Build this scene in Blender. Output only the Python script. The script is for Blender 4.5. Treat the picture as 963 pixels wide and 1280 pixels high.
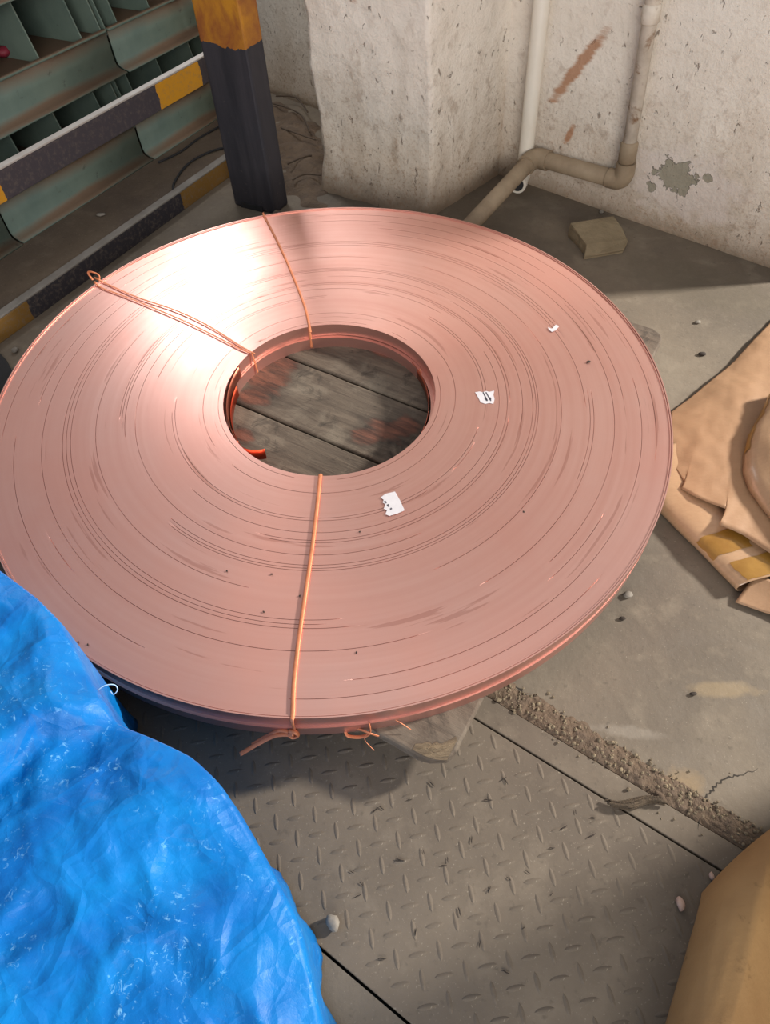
import bpy, bmesh, math, random
from mathutils import Vector, Matrix, noise
random.seed(7)
scene = bpy.context.scene
for o in list(bpy.data.objects): bpy.data.objects.remove(o)
COL = scene.collection

# ------------------------------------------------------------------ camera
FPX = 889.0; TH = math.radians(50.12); ROLL = math.radians(-4.175); H = 1.1649
_f = Vector((0, math.cos(TH), -math.sin(TH))); _r = Vector((1, 0, 0)); _u = _r.cross(_f)
CR = _r*math.cos(ROLL) + _u*math.sin(ROLL); CU = -_r*math.sin(ROLL) + _u*math.cos(ROLL); CF = _f
EYE = Vector((0, 0, H))
cam = bpy.data.cameras.new('camera'); cam.sensor_fit = 'HORIZONTAL'; cam.sensor_width = 36
cam.lens = FPX/963*36; cam.clip_start = .02
camo = bpy.data.objects.new('camera', cam); COL.objects.link(camo)
camo.matrix_world = Matrix(((CR.x, CU.x, -CF.x, 0), (CR.y, CU.y, -CF.y, 0), (CR.z, CU.z, -CF.z, H), (0, 0, 0, 1)))
scene.camera = camo

# ------------------------------------------------------------------ world, lights, exposure
wd_ = bpy.data.worlds.new('world'); scene.world = wd_; wd_.use_nodes = True
wd_.node_tree.nodes['Background'].inputs[0].default_value = (.93, .95, 1, 1)
wd_.node_tree.nodes['Background'].inputs[1].default_value = .44
def area(name, loc, target, sx, sy, power, col):
    l = bpy.data.lights.new(name, 'AREA'); l.shape = 'RECTANGLE'; l.size = sx; l.size_y = sy; l.energy = power; l.color = col
    o = bpy.data.objects.new(name, l); COL.objects.link(o); o.location = loc
    o.rotation_euler = (Vector(target) - Vector(loc)).to_track_quat('-Z', 'Y').to_euler()
    return o
area('doorway_daylight', (5.2, 1.78, 2.6), (.2, .7, 0), .35, .5, 640, (1, .95, .88))
area('high_window_daylight', (-.80, 3.9, 2.1), (-.25, 1.3, .15), .65, .7, 33, (.97, .98, 1))
area('wall_fill_light', (.45, -3.3, 1.9), (.4, 2.0, .3), 2.4, 1.6, 150, (1, .97, .93))  # added fill lamp behind the camera, brightens wall and pillar
vs = scene.view_settings
vs.view_transform = 'Standard'; vs.look = 'None'; vs.gamma = 1; vs.use_curve_mapping = False; vs.exposure = 0.08

# ------------------------------------------------------------------ helpers
def ray(px, py): return CR*((px-481.5)/FPX) - CU*((py-640)/FPX) + CF
def at(px, py, z=0.0):                     # point of a horizontal level seen at a photo position
    d = ray(px, py); return EYE + d*((z-H)/d.z)
def on(px, py, P, N):                      # point of any plane seen at a photo position
    d = ray(px, py); return EYE + d*((P-EYE).dot(N)/d.dot(N))
def frac(p): 
    d = p-EYE; k = d.dot(CF); return 481.5+FPX*d.dot(CR)/k, 640-FPX*d.dot(CU)/k
def lin(h):
    h = h.lstrip('#'); v = [int(h[i:i+2], 16)/255 for i in (0, 2, 4)]
    return tuple(c/12.92 if c <= .04045 else ((c+.055)/1.055)**2.4 for c in v) + (1,)

class NT:                                   # small node-building helper
    def __init__(s, name, rough=.8, metal=0.0, spec=None):
        s.m = bpy.data.materials.new(name); s.m.use_nodes = True; s.t = s.m.node_tree
        s.b = s.t.nodes['Principled BSDF']; s.b.inputs['Roughness'].default_value = rough; s.b.inputs['Metallic'].default_value = metal
        if spec is not None: s.b.inputs['Specular IOR Level'].default_value = spec
        s.co = s.t.nodes.new('ShaderNodeTexCoord').outputs['Object']
    def n(s, typ, **kw):
        x = s.t.nodes.new(typ)
        for k, v in kw.items(): setattr(x, k, v)
        return x
    def l(s, a, b): s.t.links.new(a, b)
    def put(s, sock, v):
        if hasattr(v, 'is_linked') or isinstance(v, bpy.types.NodeSocket): s.l(v, sock)
        else: sock.default_value = v
    def math(s, op, a, b=0.0, c=0.0, clamp=False):
        x = s.n('ShaderNodeMath', operation=op, use_clamp=clamp)
        s.put(x.inputs[0], a); s.put(x.inputs[1], b); s.put(x.inputs[2], c); return x.outputs[0]
    def noise(s, scale, detail=5, rough=.55, dist=0.0, vec=None, loc=None, scl=None, rot=None):
        v = vec or s.co
        if loc or scl or rot:
            mp = s.n('ShaderNodeMapping'); s.l(v, mp.inputs[0])
            if loc: mp.inputs['Location'].default_value = loc
            if scl: mp.inputs['Scale'].default_value = scl
            if rot: mp.inputs['Rotation'].default_value = rot
            v = mp.outputs[0]
        x = s.n('ShaderNodeTexNoise'); s.l(v, x.inputs['Vector']); x.inputs['Scale'].default_value = scale
        x.inputs['Detail'].default_value = detail; x.inputs['Roughness'].default_value = rough; x.inputs['Distortion'].default_value = dist
        return x.outputs['Fac']
    def voro(s, scale, feature='F1', vec=None):
        x = s.n('ShaderNodeTexVoronoi', feature=feature); s.l(vec or s.co, x.inputs['Vector']); x.inputs['Scale'].default_value = scale
        return x.outputs['Distance']
    def ramp(s, fac, a, b, lo=0.0, hi=1.0):
        x = s.n('ShaderNodeMapRange'); s.put(x.inputs[0], fac); x.inputs[1].default_value = a; x.inputs[2].default_value = b
        x.inputs[3].default_value = lo; x.inputs[4].default_value = hi; return x.outputs[0]
    def mix(s, fac, a, b, mode='MIX'):
        x = s.n('ShaderNodeMix', data_type='RGBA', blend_type=mode); s.put(x.inputs[0], fac); s.put(x.inputs[6], a); s.put(x.inputs[7], b); return x.outputs[2]
    def xyz(s):
        x = s.n('ShaderNodeSeparateXYZ'); s.l(s.co, x.inputs[0]); return x.outputs
    def col(s, v): s.put(s.b.inputs['Base Color'], v); return s
    def rough(s, v): s.put(s.b.inputs['Roughness'], v); return s
    def bump(s, h, strength=.4, dist=.004):
        x = s.n('ShaderNodeBump'); x.inputs['Strength'].default_value = strength; x.inputs['Distance'].default_value = dist
        s.l(h, x.inputs['Height']); s.l(x.outputs[0], s.b.inputs['Normal']); return s
    def spot(s, c, rx, ry, ang, nz, amp, soft=.15, flat=False):   # irregular patch in the object's XZ plane: 1 inside
        x, y, z = s.xyz()
        if flat: z = y
        dx = s.math('SUBTRACT', x, c[0]); dz = s.math('SUBTRACT', z, c[1])
        ca, sa = math.cos(ang), math.sin(ang)
        p = s.math('DIVIDE', s.math('ADD', s.math('MULTIPLY', dx, ca), s.math('MULTIPLY', dz, sa)), rx)
        q = s.math('DIVIDE', s.math('SUBTRACT', s.math('MULTIPLY', dz, ca), s.math('MULTIPLY', dx, sa)), ry)
        r = s.math('SQRT', s.math('ADD', s.math('MULTIPLY', p, p), s.math('MULTIPLY', q, q)))
        r = s.math('ADD', r, s.math('MULTIPLY', s.math('SUBTRACT', nz, .5), amp))
        return s.ramp(r, 1+soft, 1-soft)

def simple(name, c1, c2, sc=20, rough=.8, metal=0.0, bs=.3, bd=.002, bsc=None, spec=None):
    n = NT(name, rough, metal, spec); f = n.noise(sc, 6, .6)
    n.col(n.mix(n.ramp(f, .3, .7), lin(c1), lin(c2)))
    n.bump(n.noise(bsc or sc*4, 5), bs, bd); return n.m

class MB:
    def __init__(s): s.v = []; s.f = []
    def add(s, vs_, fs): 
        k = len(s.v); s.v += [Vector(p) for p in vs_]; s.f += [tuple(i+k for i in f) for f in fs]; return s
    def box(s, o, a, b, c):                # corner and three edge vectors
        o, a, b, c = map(Vector, (o, a, b, c))
        P = [o, o+a, o+a+b, o+b, o+c, o+a+c, o+a+b+c, o+b+c]
        if a.cross(b).dot(c) < 0: P = [P[i] for i in (3, 2, 1, 0, 7, 6, 5, 4)]
        return s.add(P, [(3, 2, 1, 0), (4, 5, 6, 7), (0, 1, 5, 4), (1, 2, 6, 5), (2, 3, 7, 6), (3, 0, 4, 7)])
    def prism(s, poly, ext):               # planar polygon pushed along ext
        ext = Vector(ext); P = [Vector(p) for p in poly]; n = len(P)
        nor = Vector((0, 0, 0))
        for i in range(n): nor += (P[i]-P[0]).cross(P[(i+1) % n]-P[0])
        if nor.dot(ext) > 0: P.reverse()
        return s.add(P+[p+ext for p in P], [tuple(range(n)), tuple(range(2*n-1, n-1, -1))]+[(i, i+n, (i+1) % n+n, (i+1) % n) for i in range(n)])
    def tube(s, path, r, seg=10, flat=1.0, up=None, closed=False):
        P = [Vector(p) for p in path]; n = len(P); rs = r if isinstance(r, (list, tuple)) else [r]*n
        ref = None; k = len(s.v)
        for i, p in enumerate(P):
            if closed: t = P[(i+1) % n]-P[i-1]
            else: t = P[min(i+1, n-1)]-P[max(i-1, 0)]
            t.normalize()
            if ref is None:
                ref = Vector(up) if up else (Vector((0, 0, 1)) if abs(t.z) < .9 else Vector((1, 0, 0)))
            b = ref - t*ref.dot(t)
            if b.length < 1e-6: b = t.orthogonal()
            b.normalize(); ref = b; c = t.cross(b)
            for j in range(seg):
                a = 2*math.pi*j/seg; s.v.append(p + b*math.cos(a)*rs[i]*flat + c*math.sin(a)*rs[i])
        m = n if closed else n-1
        for i in range(m):
            i2 = (i+1) % n
            for j in range(seg):
                j2 = (j+1) % seg; s.f.append((k+i*seg+j, k+i*seg+j2, k+i2*seg+j2, k+i2*seg+j))
        if not closed:
            s.f.append(tuple(k+j for j in reversed(range(seg)))); s.f.append(tuple(k+(n-1)*seg+j for j in range(seg)))
        return s
    def lathe(s, prof, seg=64, closed=True, ctr=(0, 0, 0)):
        k = len(s.v); n = len(prof); c = Vector(ctr)
        for i in range(seg):
            a = 2*math.pi*i/seg
            for r, z in prof: s.v.append(c+Vector((r*math.cos(a), r*math.sin(a), z)))
        for i in range(seg):
            i2 = (i+1) % seg
            for j in range(n if closed else n-1):
                j2 = (j+1) % n; s.f.append((k+i*n+j, k+i2*n+j, k+i2*n+j2, k+i*n+j2))
        return s
    def grid(s, fn, nu, nv):
        k = len(s.v)
        for j in range(nv+1):
            for i in range(nu+1): s.v.append(Vector(fn(i/nu, j/nv)))
        for j in range(nv):
            for i in range(nu):
                a = k+j*(nu+1)+i; s.f.append((a, a+1, a+nu+2, a+nu+1))
        return s
    def mesh(s, name, mat, org=Vector((0, 0, 0)), smooth=False):
        me = bpy.data.meshes.new(name); me.from_pydata([tuple(p-org) for p in s.v], [], s.f); me.update()
        if mat: me.materials.append(mat)
        if smooth:
            me.polygons.foreach_set('use_smooth', [True]*len(me.polygons))
            if smooth != 'all': me.set_sharp_from_angle(angle=math.radians(smooth if smooth > 1 else 40))
        return me

def tag(o, label=None, cat=None, group=None, kind=None):
    if label: o['label'] = label
    if cat: o['category'] = cat
    if group: o['group'] = group
    if kind: o['kind'] = kind
    return o
def empty(name, loc, label, cat, group=None, rot=None):
    o = bpy.data.objects.new(name, None); COL.objects.link(o); o.empty_display_size = .05
    o.location = loc
    if rot is not None: o.rotation_euler = rot.to_euler()
    return tag(o, label, cat, group)
ORG = {}
def build(mb, name, mat, parent=None, smooth=False, org=None, bevel=0.0, local=False):
    # vertices are given in world space (or, with local, in the parent's own frame)
    if parent is not None:
        o0 = Vector((0, 0, 0)) if local else ORG.get(parent.name, parent.location.copy())
    else:
        if org is None:
            xs = [p.x for p in mb.v]; ys = [p.y for p in mb.v]; org = Vector(((min(xs)+max(xs))/2, (min(ys)+max(ys))/2, min(p.z for p in mb.v)))
        o0 = Vector(org)
    me = mb.mesh(name, mat, o0, smooth)
    o = bpy.data.objects.new(name, me); COL.objects.link(o)
    ORG[o.name] = o0
    if parent is not None: o.parent = parent
    else: o.location = o0
    if bevel:
        b = o.modifiers.new('bevel', 'BEVEL'); b.width = bevel; b.segments = 2; b.limit_method = 'ANGLE'; b.angle_limit = .6
    return o
def displace(mb, fn): mb.v = [fn(p) for p in mb.v]; return mb
def nz(p, s, seed=0.0): return noise.noise(Vector((p[0]*s+seed, p[1]*s+seed*1.7, p[2]*s-seed)))
def sub_grid_box(o, a, b, c, na, nb, nc):   # box whose faces are grids, welded
    bm = bmesh.new(); o, a, b, c = map(Vector, (o, a, b, c))
    def face(o, a, b, na, nb):
        g = [[bm.verts.new(o+a*(i/na)+b*(j/nb)) for i in range(na+1)] for j in range(nb+1)]
        for j in range(nb):
            for i in range(na): bm.faces.new((g[j][i], g[j][i+1], g[j+1][i+1], g[j+1][i]))
    face(o, b, a, nb, na); face(o+c, a, b, na, nb); face(o, a, c, na, nc); face(o+b, c, a, nc, na); face(o, c, b, nc, nb); face(o+a, b, c, nb, nc)
    bmesh.ops.remove_doubles(bm, verts=bm.verts, dist=1e-5)
    if a.cross(b).dot(c) < 0: bmesh.ops.reverse_faces(bm, faces=bm.faces)
    bm.verts.index_update(); mb = MB(); mb.add([v.co.copy() for v in bm.verts], [tuple(v.index for v in f.verts) for f in bm.faces]); bm.free(); return mb
def lump(c, r, sq=(1, 1, 1), seed=0.0, rough=.35, sub=2, rotz=0.0, freq=1.1):
    bm = bmesh.new(); bmesh.ops.create_icosphere(bm, subdivisions=sub, radius=1)
    mb = MB(); vs_ = []
    for v in bm.verts:
        k = 1+rough*nz(v.co, freq, seed)+rough*.4*nz(v.co, freq*2.7, seed+5)
        p = Vector((v.co.x*k*sq[0], v.co.y*k*sq[1], v.co.z*k*sq[2]))*r
        vs_.append(Matrix.Rotation(rotz, 3, 'Z') @ p)
    zmin = min(p.z for p in vs_)
    bm.verts.index_update()
    mb.add([Vector(c)+p-Vector((0, 0, zmin)) for p in vs_], [tuple(v.index for v in f.verts) for f in bm.faces]); bm.free(); return mb

# ------------------------------------------------------------------ materials
def m_concrete(name, base, dark, pale, bumpk=.35, spots=()):
    n = NT(name, .82)
    a = n.noise(2.2, 6, .6, .4); b = n.noise(14, 6, .65); c = n.noise(70, 4, .6)
    col = n.mix(n.ramp(a, .35, .68), lin(dark), lin(base)); col = n.mix(n.ramp(b, .52, .74, 0, .55), col, lin(pale))
    col = n.mix(n.ramp(c, .6, .72, 0, .35), col, lin('#3a332a'))
    fine = n.noise(260, 3, .6); col = n.mix(n.ramp(fine, .64, .72, 0, .4), col, lin('#a89c89'))
    for (px_, py_, rx, ry, an, hx, amt) in spots:
        c_ = at(px_, py_); col = n.mix(n.math('MULTIPLY', n.spot((c_.x, c_.y), rx, ry, an, n.noise(18, 6, .65), 2.2, .3, True), amt), col, lin(hx))
    n.col(col); n.rough(n.ramp(b, .3, .7, .7, .95))
    n.bump(n.math('ADD', n.math('MULTIPLY', b, .6), n.math('MULTIPLY', c, .25)), bumpk, .006); return n.m
M = {}
M['concrete'] = m_concrete('dusty_concrete', '#786c5c', '#60564a', '#897e6e', .5, [(905, 862, .055, .014, -.1, '#94805f', .45), (850, 985, .03, .025, .5, '#8f7857', .55), (785, 915, .05, .010, -.2, '#9a9184', .3), (880, 360, .25, .10, -.7, '#5d5445', .5), (800, 500, .2, .10, 1.0, '#857a6a', .5), (640, 300, .2, .08, -.7, '#574e42', .5)])
M['plinth'] = m_concrete('plinth_concrete', '#665747', '#51443a', '#7a6c5c')
M['pit'] = simple('pit_dirt', '#2a2520', '#3a332b', 30, .95)
M['plate'] = m_concrete('dusty_steel_plate', '#6f6354', '#5b5044', '#807465', .22)
M['gravel'] = simple('gravel', '#5c5040', '#86775f', 60, .9)
M['pebble'] = simple('pebble', '#6d665c', '#8d857a', 40, .8)
M['stone'] = simple('sandstone', '#8b7c62', '#6e6049', 9, .9, 0, .8, .01, 26)
M['brownstone'] = simple('reddish_pebble', '#a08070', '#c0a797', 40, .8)
def m_wall(name, spots):
    n = NT(name, .88)
    x, y, z = n.xyz()
    a = n.noise(3.2, 6, .6); b = n.noise(22, 6, .7, .3); c = n.noise(60, 5, .6); st = n.noise(9, 6, .7, .5, scl=(1, 1, .35))
    col = n.mix(n.ramp(a, .35, .7), lin('#e0d6c8'), lin('#eee6da'))
    low = n.ramp(n.math('ADD', z, n.math('MULTIPLY', n.math('SUBTRACT', st, .5), .5)), .02, .42, 1, 0)
    col = n.mix(n.math('MULTIPLY', low, .62), col, lin('#9d8467'))
    vlow = n.ramp(n.math('ADD', z, n.math('MULTIPLY', n.math('SUBTRACT', b, .5), .08)), .01, .075, 1, 0)
    col = n.mix(n.math('MULTIPLY', vlow, .8), col, lin('#86745f'))
    pit = n.math('MULTIPLY', n.ramp(b, .55, .66), n.ramp(z, .7, .05, .2, 1))
    col = n.mix(n.math('MULTIPLY', pit, .55), col, lin('#8a6f58'))
    spk = n.math('MULTIPLY', n.ramp(n.noise(110, 5, .7), .52, .64), n.ramp(n.math('ADD', z, n.math('MULTIPLY', n.math('SUBTRACT', a, .5), .5)), .05, .5, 1, .05))
    col = n.mix(n.math('MULTIPLY', spk, .55), col, lin('#94765a'))
    pin = n.math('MULTIPLY', n.ramp(n.noise(55, 4, .6, .6, scl=(1, 1, .6)), .645, .70), .7)
    col = n.mix(pin, col, lin('#6e5a4a'))
    h = n.math('ADD', n.math('MULTIPLY', b, .8), n.math('MULTIPLY', c, .3)); h = n.math('SUBTRACT', h, n.math('MULTIPLY', pin, .5))
    for kind, ctr, rx, ry, ang in spots:
        if kind == 'peel':
            s_ = n.spot(ctr, rx, ry, ang, n.noise(26, 6, .6), 3.0, .04); col = n.mix(s_, col, n.mix(b, lin('#8f8877'), lin('#a19a89'))); h = n.math('SUBTRACT', h, n.math('MULTIPLY', s_, .9))
        elif kind == 'mud':
            s_ = n.spot(ctr, rx, ry, ang, n.noise(30, 5, .7, 0, rot=(0, ang, 0), scl=(.12, 1, 1.6)), 2.0, .3); col = n.mix(n.math('MULTIPLY', s_, .85), col, lin('#a8754f'))
        elif kind == 'white':
            s_ = n.spot(ctr, rx, ry, ang, n.noise(16, 6, .6), 2.2, .25); col = n.mix(n.math('MULTIPLY', s_, .7), col, lin('#d9cdc4'))
    n.col(col); n.bump(h, .8, .009); return n.m
M['kraft'] = None
def m_kraft(name, c1, c2, rough):
    n = NT(name, rough); a = n.noise(5, 5, .6); b = n.noise(60, 4, .6, 0, scl=(1, 4, 1))
    col = n.mix(n.ramp(a, .3, .7), lin(c1), lin(c2)); col = n.mix(n.ramp(b, .45, .75, 0, .25), col, lin('#8f6849'))
    n.col(col); n.bump(n.noise(18, 5, .6), .25, .006); return n.m
M['kraft'] = m_kraft('kraft_paper', '#9c7858', '#a98564', .62)
M['kraft_gloss'] = m_kraft('glossy_kraft_paper', '#a78565', '#b59474', .28)
M['tape'] = simple('yellow_tape', '#855d24', '#9a7334', 20, .3)
M['beam'] = None
n = NT('ochre_paint', .7); a = n.noise(4, 6, .65, .3, scl=(1, 1, 1)); b = n.noise(35, 5, .7)
n.col(n.mix(n.ramp(b, .6, .74, 0, .7), n.mix(n.ramp(a, .35, .7), lin('#8d6940'), lin('#a07d50')), lin('#6d5230'))); n.bump(b, .3, .004); M['beam'] = n.m
# copper: fine concentric winding edges
def m_copper(name, wound=True, rough=.34):
    n = NT(name, rough, .86)
    x, y, z = n.xyz()
    r = n.math('SQRT', n.math('ADD', n.math('MULTIPLY', x, x), n.math('MULTIPLY', y, y)))
    cv = n.n('ShaderNodeCombineXYZ'); n.l(r, cv.inputs[0]); n.l(n.math('MULTIPLY', x, .012), cv.inputs[1]); n.l(n.math('MULTIPLY', y, .012), cv.inputs[2])
    fine = n.noise(420, 3, .6, 0, vec=cv.outputs[0]); mid = n.noise(60, 4, .6, 0, vec=cv.outputs[0])
    cv2 = n.n('ShaderNodeCombineXYZ'); n.l(r, cv2.inputs[0]); n.l(n.math('MULTIPLY', x, .045), cv2.inputs[1]); n.l(n.math('MULTIPLY', y, .045), cv2.inputs[2])
    arc = n.noise(75, 3, .5, 0, vec=cv2.outputs[0])
    blot = n.noise(2.6, 5, .6)
    col = n.mix(n.ramp(blot, .35, .7), lin('#d9a294'), lin('#e3b5a9'))
    col = n.mix(n.ramp(mid, .35, .7, 0, .5), col, lin('#d2998b'))
    lines = n.ramp(arc, .655, .685)
    col = n.mix(n.math('MULTIPLY', lines, .3), col, lin('#8d4a3a'))
    n.col(col)
    n.rough(n.ramp(blot, .3, .7, rough+.05, rough-.05))
    if wound:
        n.b.inputs['Anisotropic'].default_value = .55
        tg = n.n('ShaderNodeTangent', direction_type='RADIAL', axis='Z'); n.l(tg.outputs[0], n.b.inputs['Tangent'])
        n.bump(n.math('ADD', n.math('ADD', n.math('MULTIPLY', fine, .35), n.math('MULTIPLY', mid, .5)), n.math('MULTIPLY', lines, -.5)), .045, .003)
    return n.m
M['copper'] = m_copper('wound_copper_strip', True, .40)
M['copper_bare'] = simple('bare_copper', '#a8604c', '#b8725c', 60, .33, 1.0, .1)
M['copper_red'] = simple('reddish_copper', '#a8402a', '#b85038', 30, .4, 1.0, .1)
M['copper_tie'] = simple('copper_tie_strip', '#d98860', '#c67850', 80, .5, .3, .1)
M['paper'] = simple('white_label_paper', '#c9c4c6', '#bdb8bb', 60, .8, 0, .05)
M['ink'] = simple('black_ink', '#34323a', '#4a464e', 60, .8)
def m_wood(nm='stained_plank', red=.85, spots=()):
    n = NT(nm, .85); 
    g = n.noise(9, 7, .65, .6, scl=(.7, 6, 3)); a = n.noise(3.4, 5, .6, .5); b = n.noise(16, 6, .7, .8)
    col = n.mix(n.ramp(g, .3, .7), lin('#3f352c'), lin('#6a5d4f'))
    col = n.mix(n.ramp(n.noise(7, 5, .65, .8), .5, .7, 0, .8), col, lin('#7e7364'))
    col = n.mix(n.ramp(b, .56, .66, 0, .75), col, lin('#2c261f'))
    rd_ = n.mix(n.ramp(n.noise(14, 6, .65, .5, scl=(.8, 5, 3)), .38, .62), lin('#3f261d'), lin('#7c4c3a'))
    for (cx_, cy_, rx, ry) in spots:
        sp = n.spot((cx_, cy_), rx, ry, 0.0, n.noise(13, 6, .65, .3, scl=(.7, 1.6, 1)), 2.4, .22, True)
        rim = n.spot((cx_, cy_), rx*1.25, ry*1.35, 0.0, n.noise(13, 6, .65, .3, scl=(.7, 1.6, 1)), 2.4, .4, True)
        col = n.mix(n.math('MULTIPLY', rim, .55), col, lin('#241e1a')); col = n.mix(n.math('MULTIPLY', sp, red), col, rd_)
    n.col(col); n.bump(n.math('ADD', g, n.math('MULTIPLY', b, .5)), .5, .006); return n.m
M['wood_plain'] = m_wood('weathered_plank', 0.0)
M['rawwood'] = None
n = NT('broken_pale_wood', .85); g = n.noise(12, 6, .6, .4, scl=(1, 9, 4)); n.col(n.mix(n.ramp(g, .35, .65), lin('#4f4234'), lin('#7d6c54'))); n.bump(g, .9, .01); M['rawwood'] = n.m
def m_green():
    n = NT('dusty_green_paint', .7); a = n.noise(5, 6, .6, .3); b = n.noise(30, 5, .7)
    col = n.mix(n.ramp(a, .35, .65), lin('#586960'), lin('#6c7b6f'))
    nrm = n.n('ShaderNodeNewGeometry'); sx = n.n('ShaderNodeSeparateXYZ'); n.l(nrm.outputs['Normal'], sx.inputs[0])
    dust = n.ramp(n.math('ADD', sx.outputs[2], n.math('MULTIPLY', n.math('SUBTRACT', a, .5), .5)), .25, .75)
    col = n.mix(dust, col, lin('#6e5947')); col = n.mix(n.ramp(b, .62, .72, 0, .6), col, lin('#3b3a32'))
    n.col(col); n.bump(b, .25, .003); return n.m
M['green'] = m_green()
M['dark_green'] = simple('dark_bin_steel', '#454a46', '#393733', 12, .8)
def hazard(name, c_a, c_b, bounds, axis_len, chip):
    # painted bands along local X: bounds = positions where yellow bands lie
    n = NT(name, .6); x, y, z = n.xyz(); w = n.noise(24, 5, .6); b = n.noise(50, 5, .7)
    xx = n.math('ADD', x, n.math('MULTIPLY', n.math('SUBTRACT', w, .5), .03))
    fac = None
    for lo, hi in bounds:
        t = n.math('MULTIPLY', n.math('GREATER_THAN', xx, lo), n.math('LESS_THAN', xx, hi)); fac = t if fac is None else n.math('MAXIMUM', fac, t)
    col = n.mix(fac, lin(c_a), lin(c_b)); col = n.mix(n.ramp(n.noise(90, 5, .75), .5, .66, 0, chip), col, lin('#75695d'))
    n.col(col); n.bump(b, .15, .002); return n.m
M['whitepaint'] = simple('chalky_white_paint', '#b9b2aa', '#a29a92', 14, .7)
M['kerbtop'] = simple('worn_grey_edge', '#8b857d', '#716a62', 14, .7)
M['pvc'] = simple('cream_pvc', '#d6cdbd', '#e0d8ca', 7, .5)
M['dirtpipe'] = simple('dirty_pipe', '#9c8a72', '#7d6b55', 12, .75, 0, .3)
M['gi'] = None
n = NT('rusty_white_pipe', .65); a = n.noise(16, 6, .7, .3); z = n.xyz()[2]
n.col(n.mix(n.ramp(a, .55, .68), n.mix(n.ramp(n.noise(30, 5), .4, .7), lin('#d3c8b9'), lin('#bdb1a1')), lin('#85603f'))); n.bump(a, .3, .003); M['gi'] = n.m
M['black'] = simple('black_rubber_and_bore_shade', '#1c1c1d', '#27272a', 20, .8)
M['rope'] = simple('frayed_dark_fibre', '#5c4d3c', '#3f3529', 120, .95, 0, .8, .004)
M['splinter'] = simple('dark_splinter', '#2a231d', '#3b3027', 60, .9)
M['red'] = simple('red_cap', '#8f2a3c', '#7a2030', 20, .6)
M['dirt'] = simple('loose_dirt', '#6b5947', '#54463a', 30, .95, 0, .9, .01, 60)
M['twig'] = simple('twig', '#453a30', '#5b4c3e', 40, .9)
M['fibre'] = simple('pale_blue_fibre', '#a9c7e8', '#8fb4dd', 40, .6)

# ================================================================== SETTING
Zv = Vector((0, 0, 1))
# trench with cover plates: axes along the seam
S0 = at(595, 900); S1 = at(870, 1070)
e1 = (S1-S0).normalized(); e2 = Vector((e1.y, -e1.x, 0))      # e2 points towards the camera / lower left
if e2.dot(at(416, 1194)-S0) < 0: e2 = -e2
def tr(a, b, z=0.0): return S0+e1*a+e2*b+Zv*z
def trc(p): d = p-S0; return d.dot(e1), d.dot(e2)
wD = trc(at(416, 1194))[1]*.5+trc(at(512, 1280))[1]*.5        # width of the checkered plate
gB = -.052; gC = -.088                                        # steel strip and gravel-filled channel
A0, A1 = -.95, 1.2
T0, T1 = gC, wD+.004
# concrete floor around the trench (four slabs of one floor, top at z = 0)
mb = MB()
big = 4.2
def slab(a0, a1, b0, b1): mb.box(tr(a0, b0, -.06), e1*(a1-a0), e2*(b1-b0), Zv*.06)
slab(-big, big, -big, T0); slab(-big, big, T1, 2.2); slab(-big, A0, T0, T1); slab(A1, big, T0, T1)
floor = build(mb, 'floor', M['concrete'], org=(0, 0, 0)); tag(floor, 'dusty grey concrete floor with cracks and stains', kind='structure')
mb = MB().box(tr(A0, T0, -.08), e1*(A1-A0), e2*(T1-T0), Zv*.05)
build(mb, 'trench_bed', M['pit'], floor)

# walls
W0 = at(702, 245); W1 = at(963, 335); wdv = (W1-W0).normalized(); wn = Vector((wdv.y, -wdv.x, 0))
if wn.dot(EYE-W0) < 0: wn = -wn
def wl(s, z=0.0, off=0.0): return W0+wdv*s+Zv*z+wn*off
wa = math.atan2(wdv.y, wdv.x)
def wallobj(name, o, a, thick, h, na, nh, mat, amp, rotz):
    m_ = sub_grid_box(o, a, thick, Zv*h, na, 1, nh)
    m_ = displace(m_, lambda p: p+Vector((nz(p, 4, 3), nz(p, 4, 9), 0))*amp+Vector((nz(p, 17, 1), nz(p, 17, 6), 0))*amp*.35)
    R = Matrix.Rotation(-rotz, 3, 'Z'); o0 = Vector(o)
    m_.v = [R @ (p-o0) for p in m_.v]
    me = m_.mesh(name, mat, smooth='all'); ob = bpy.data.objects.new(name, me); COL.objects.link(ob); ob.location = o0; ob.rotation_euler.z = rotz
    return ob
# wall object: local X runs along the wall from s = -.32
s0 = -.32
def wp(px, py):
    p = on(px, py, W0, wn); return ((p-W0).dot(wdv)-s0, p.z)
mA, mB_ = wp(692, 116), wp(757, 32)
mw = m_wall('whitewashed_right_wall', [
    ('white', wp(860, 225), .17, .085, .0),
    ('peel', wp(847, 210), .062, .042, -.15), ('peel', wp(818, 226), .016, .016, 0), ('peel', wp(888, 214), .013, .010, 0),
    ('mud', ((mA[0]+mB_[0])/2, (mA[1]+mB_[1])/2), math.hypot(mB_[0]-mA[0], mB_[1]-mA[1])*.52, .017, math.atan2(mB_[1]-mA[1], mB_[0]-mA[0])),
    ('mud', wp(713, 160), .03, .010, 1.2)])
ob = wallobj('wall_right', wl(s0, -.02), wdv*1.12, -wn*.2, 3.0, 60, 120, mw, .003, wa); tag(ob, 'whitewashed stained wall behind the pipes', kind='structure')
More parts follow.
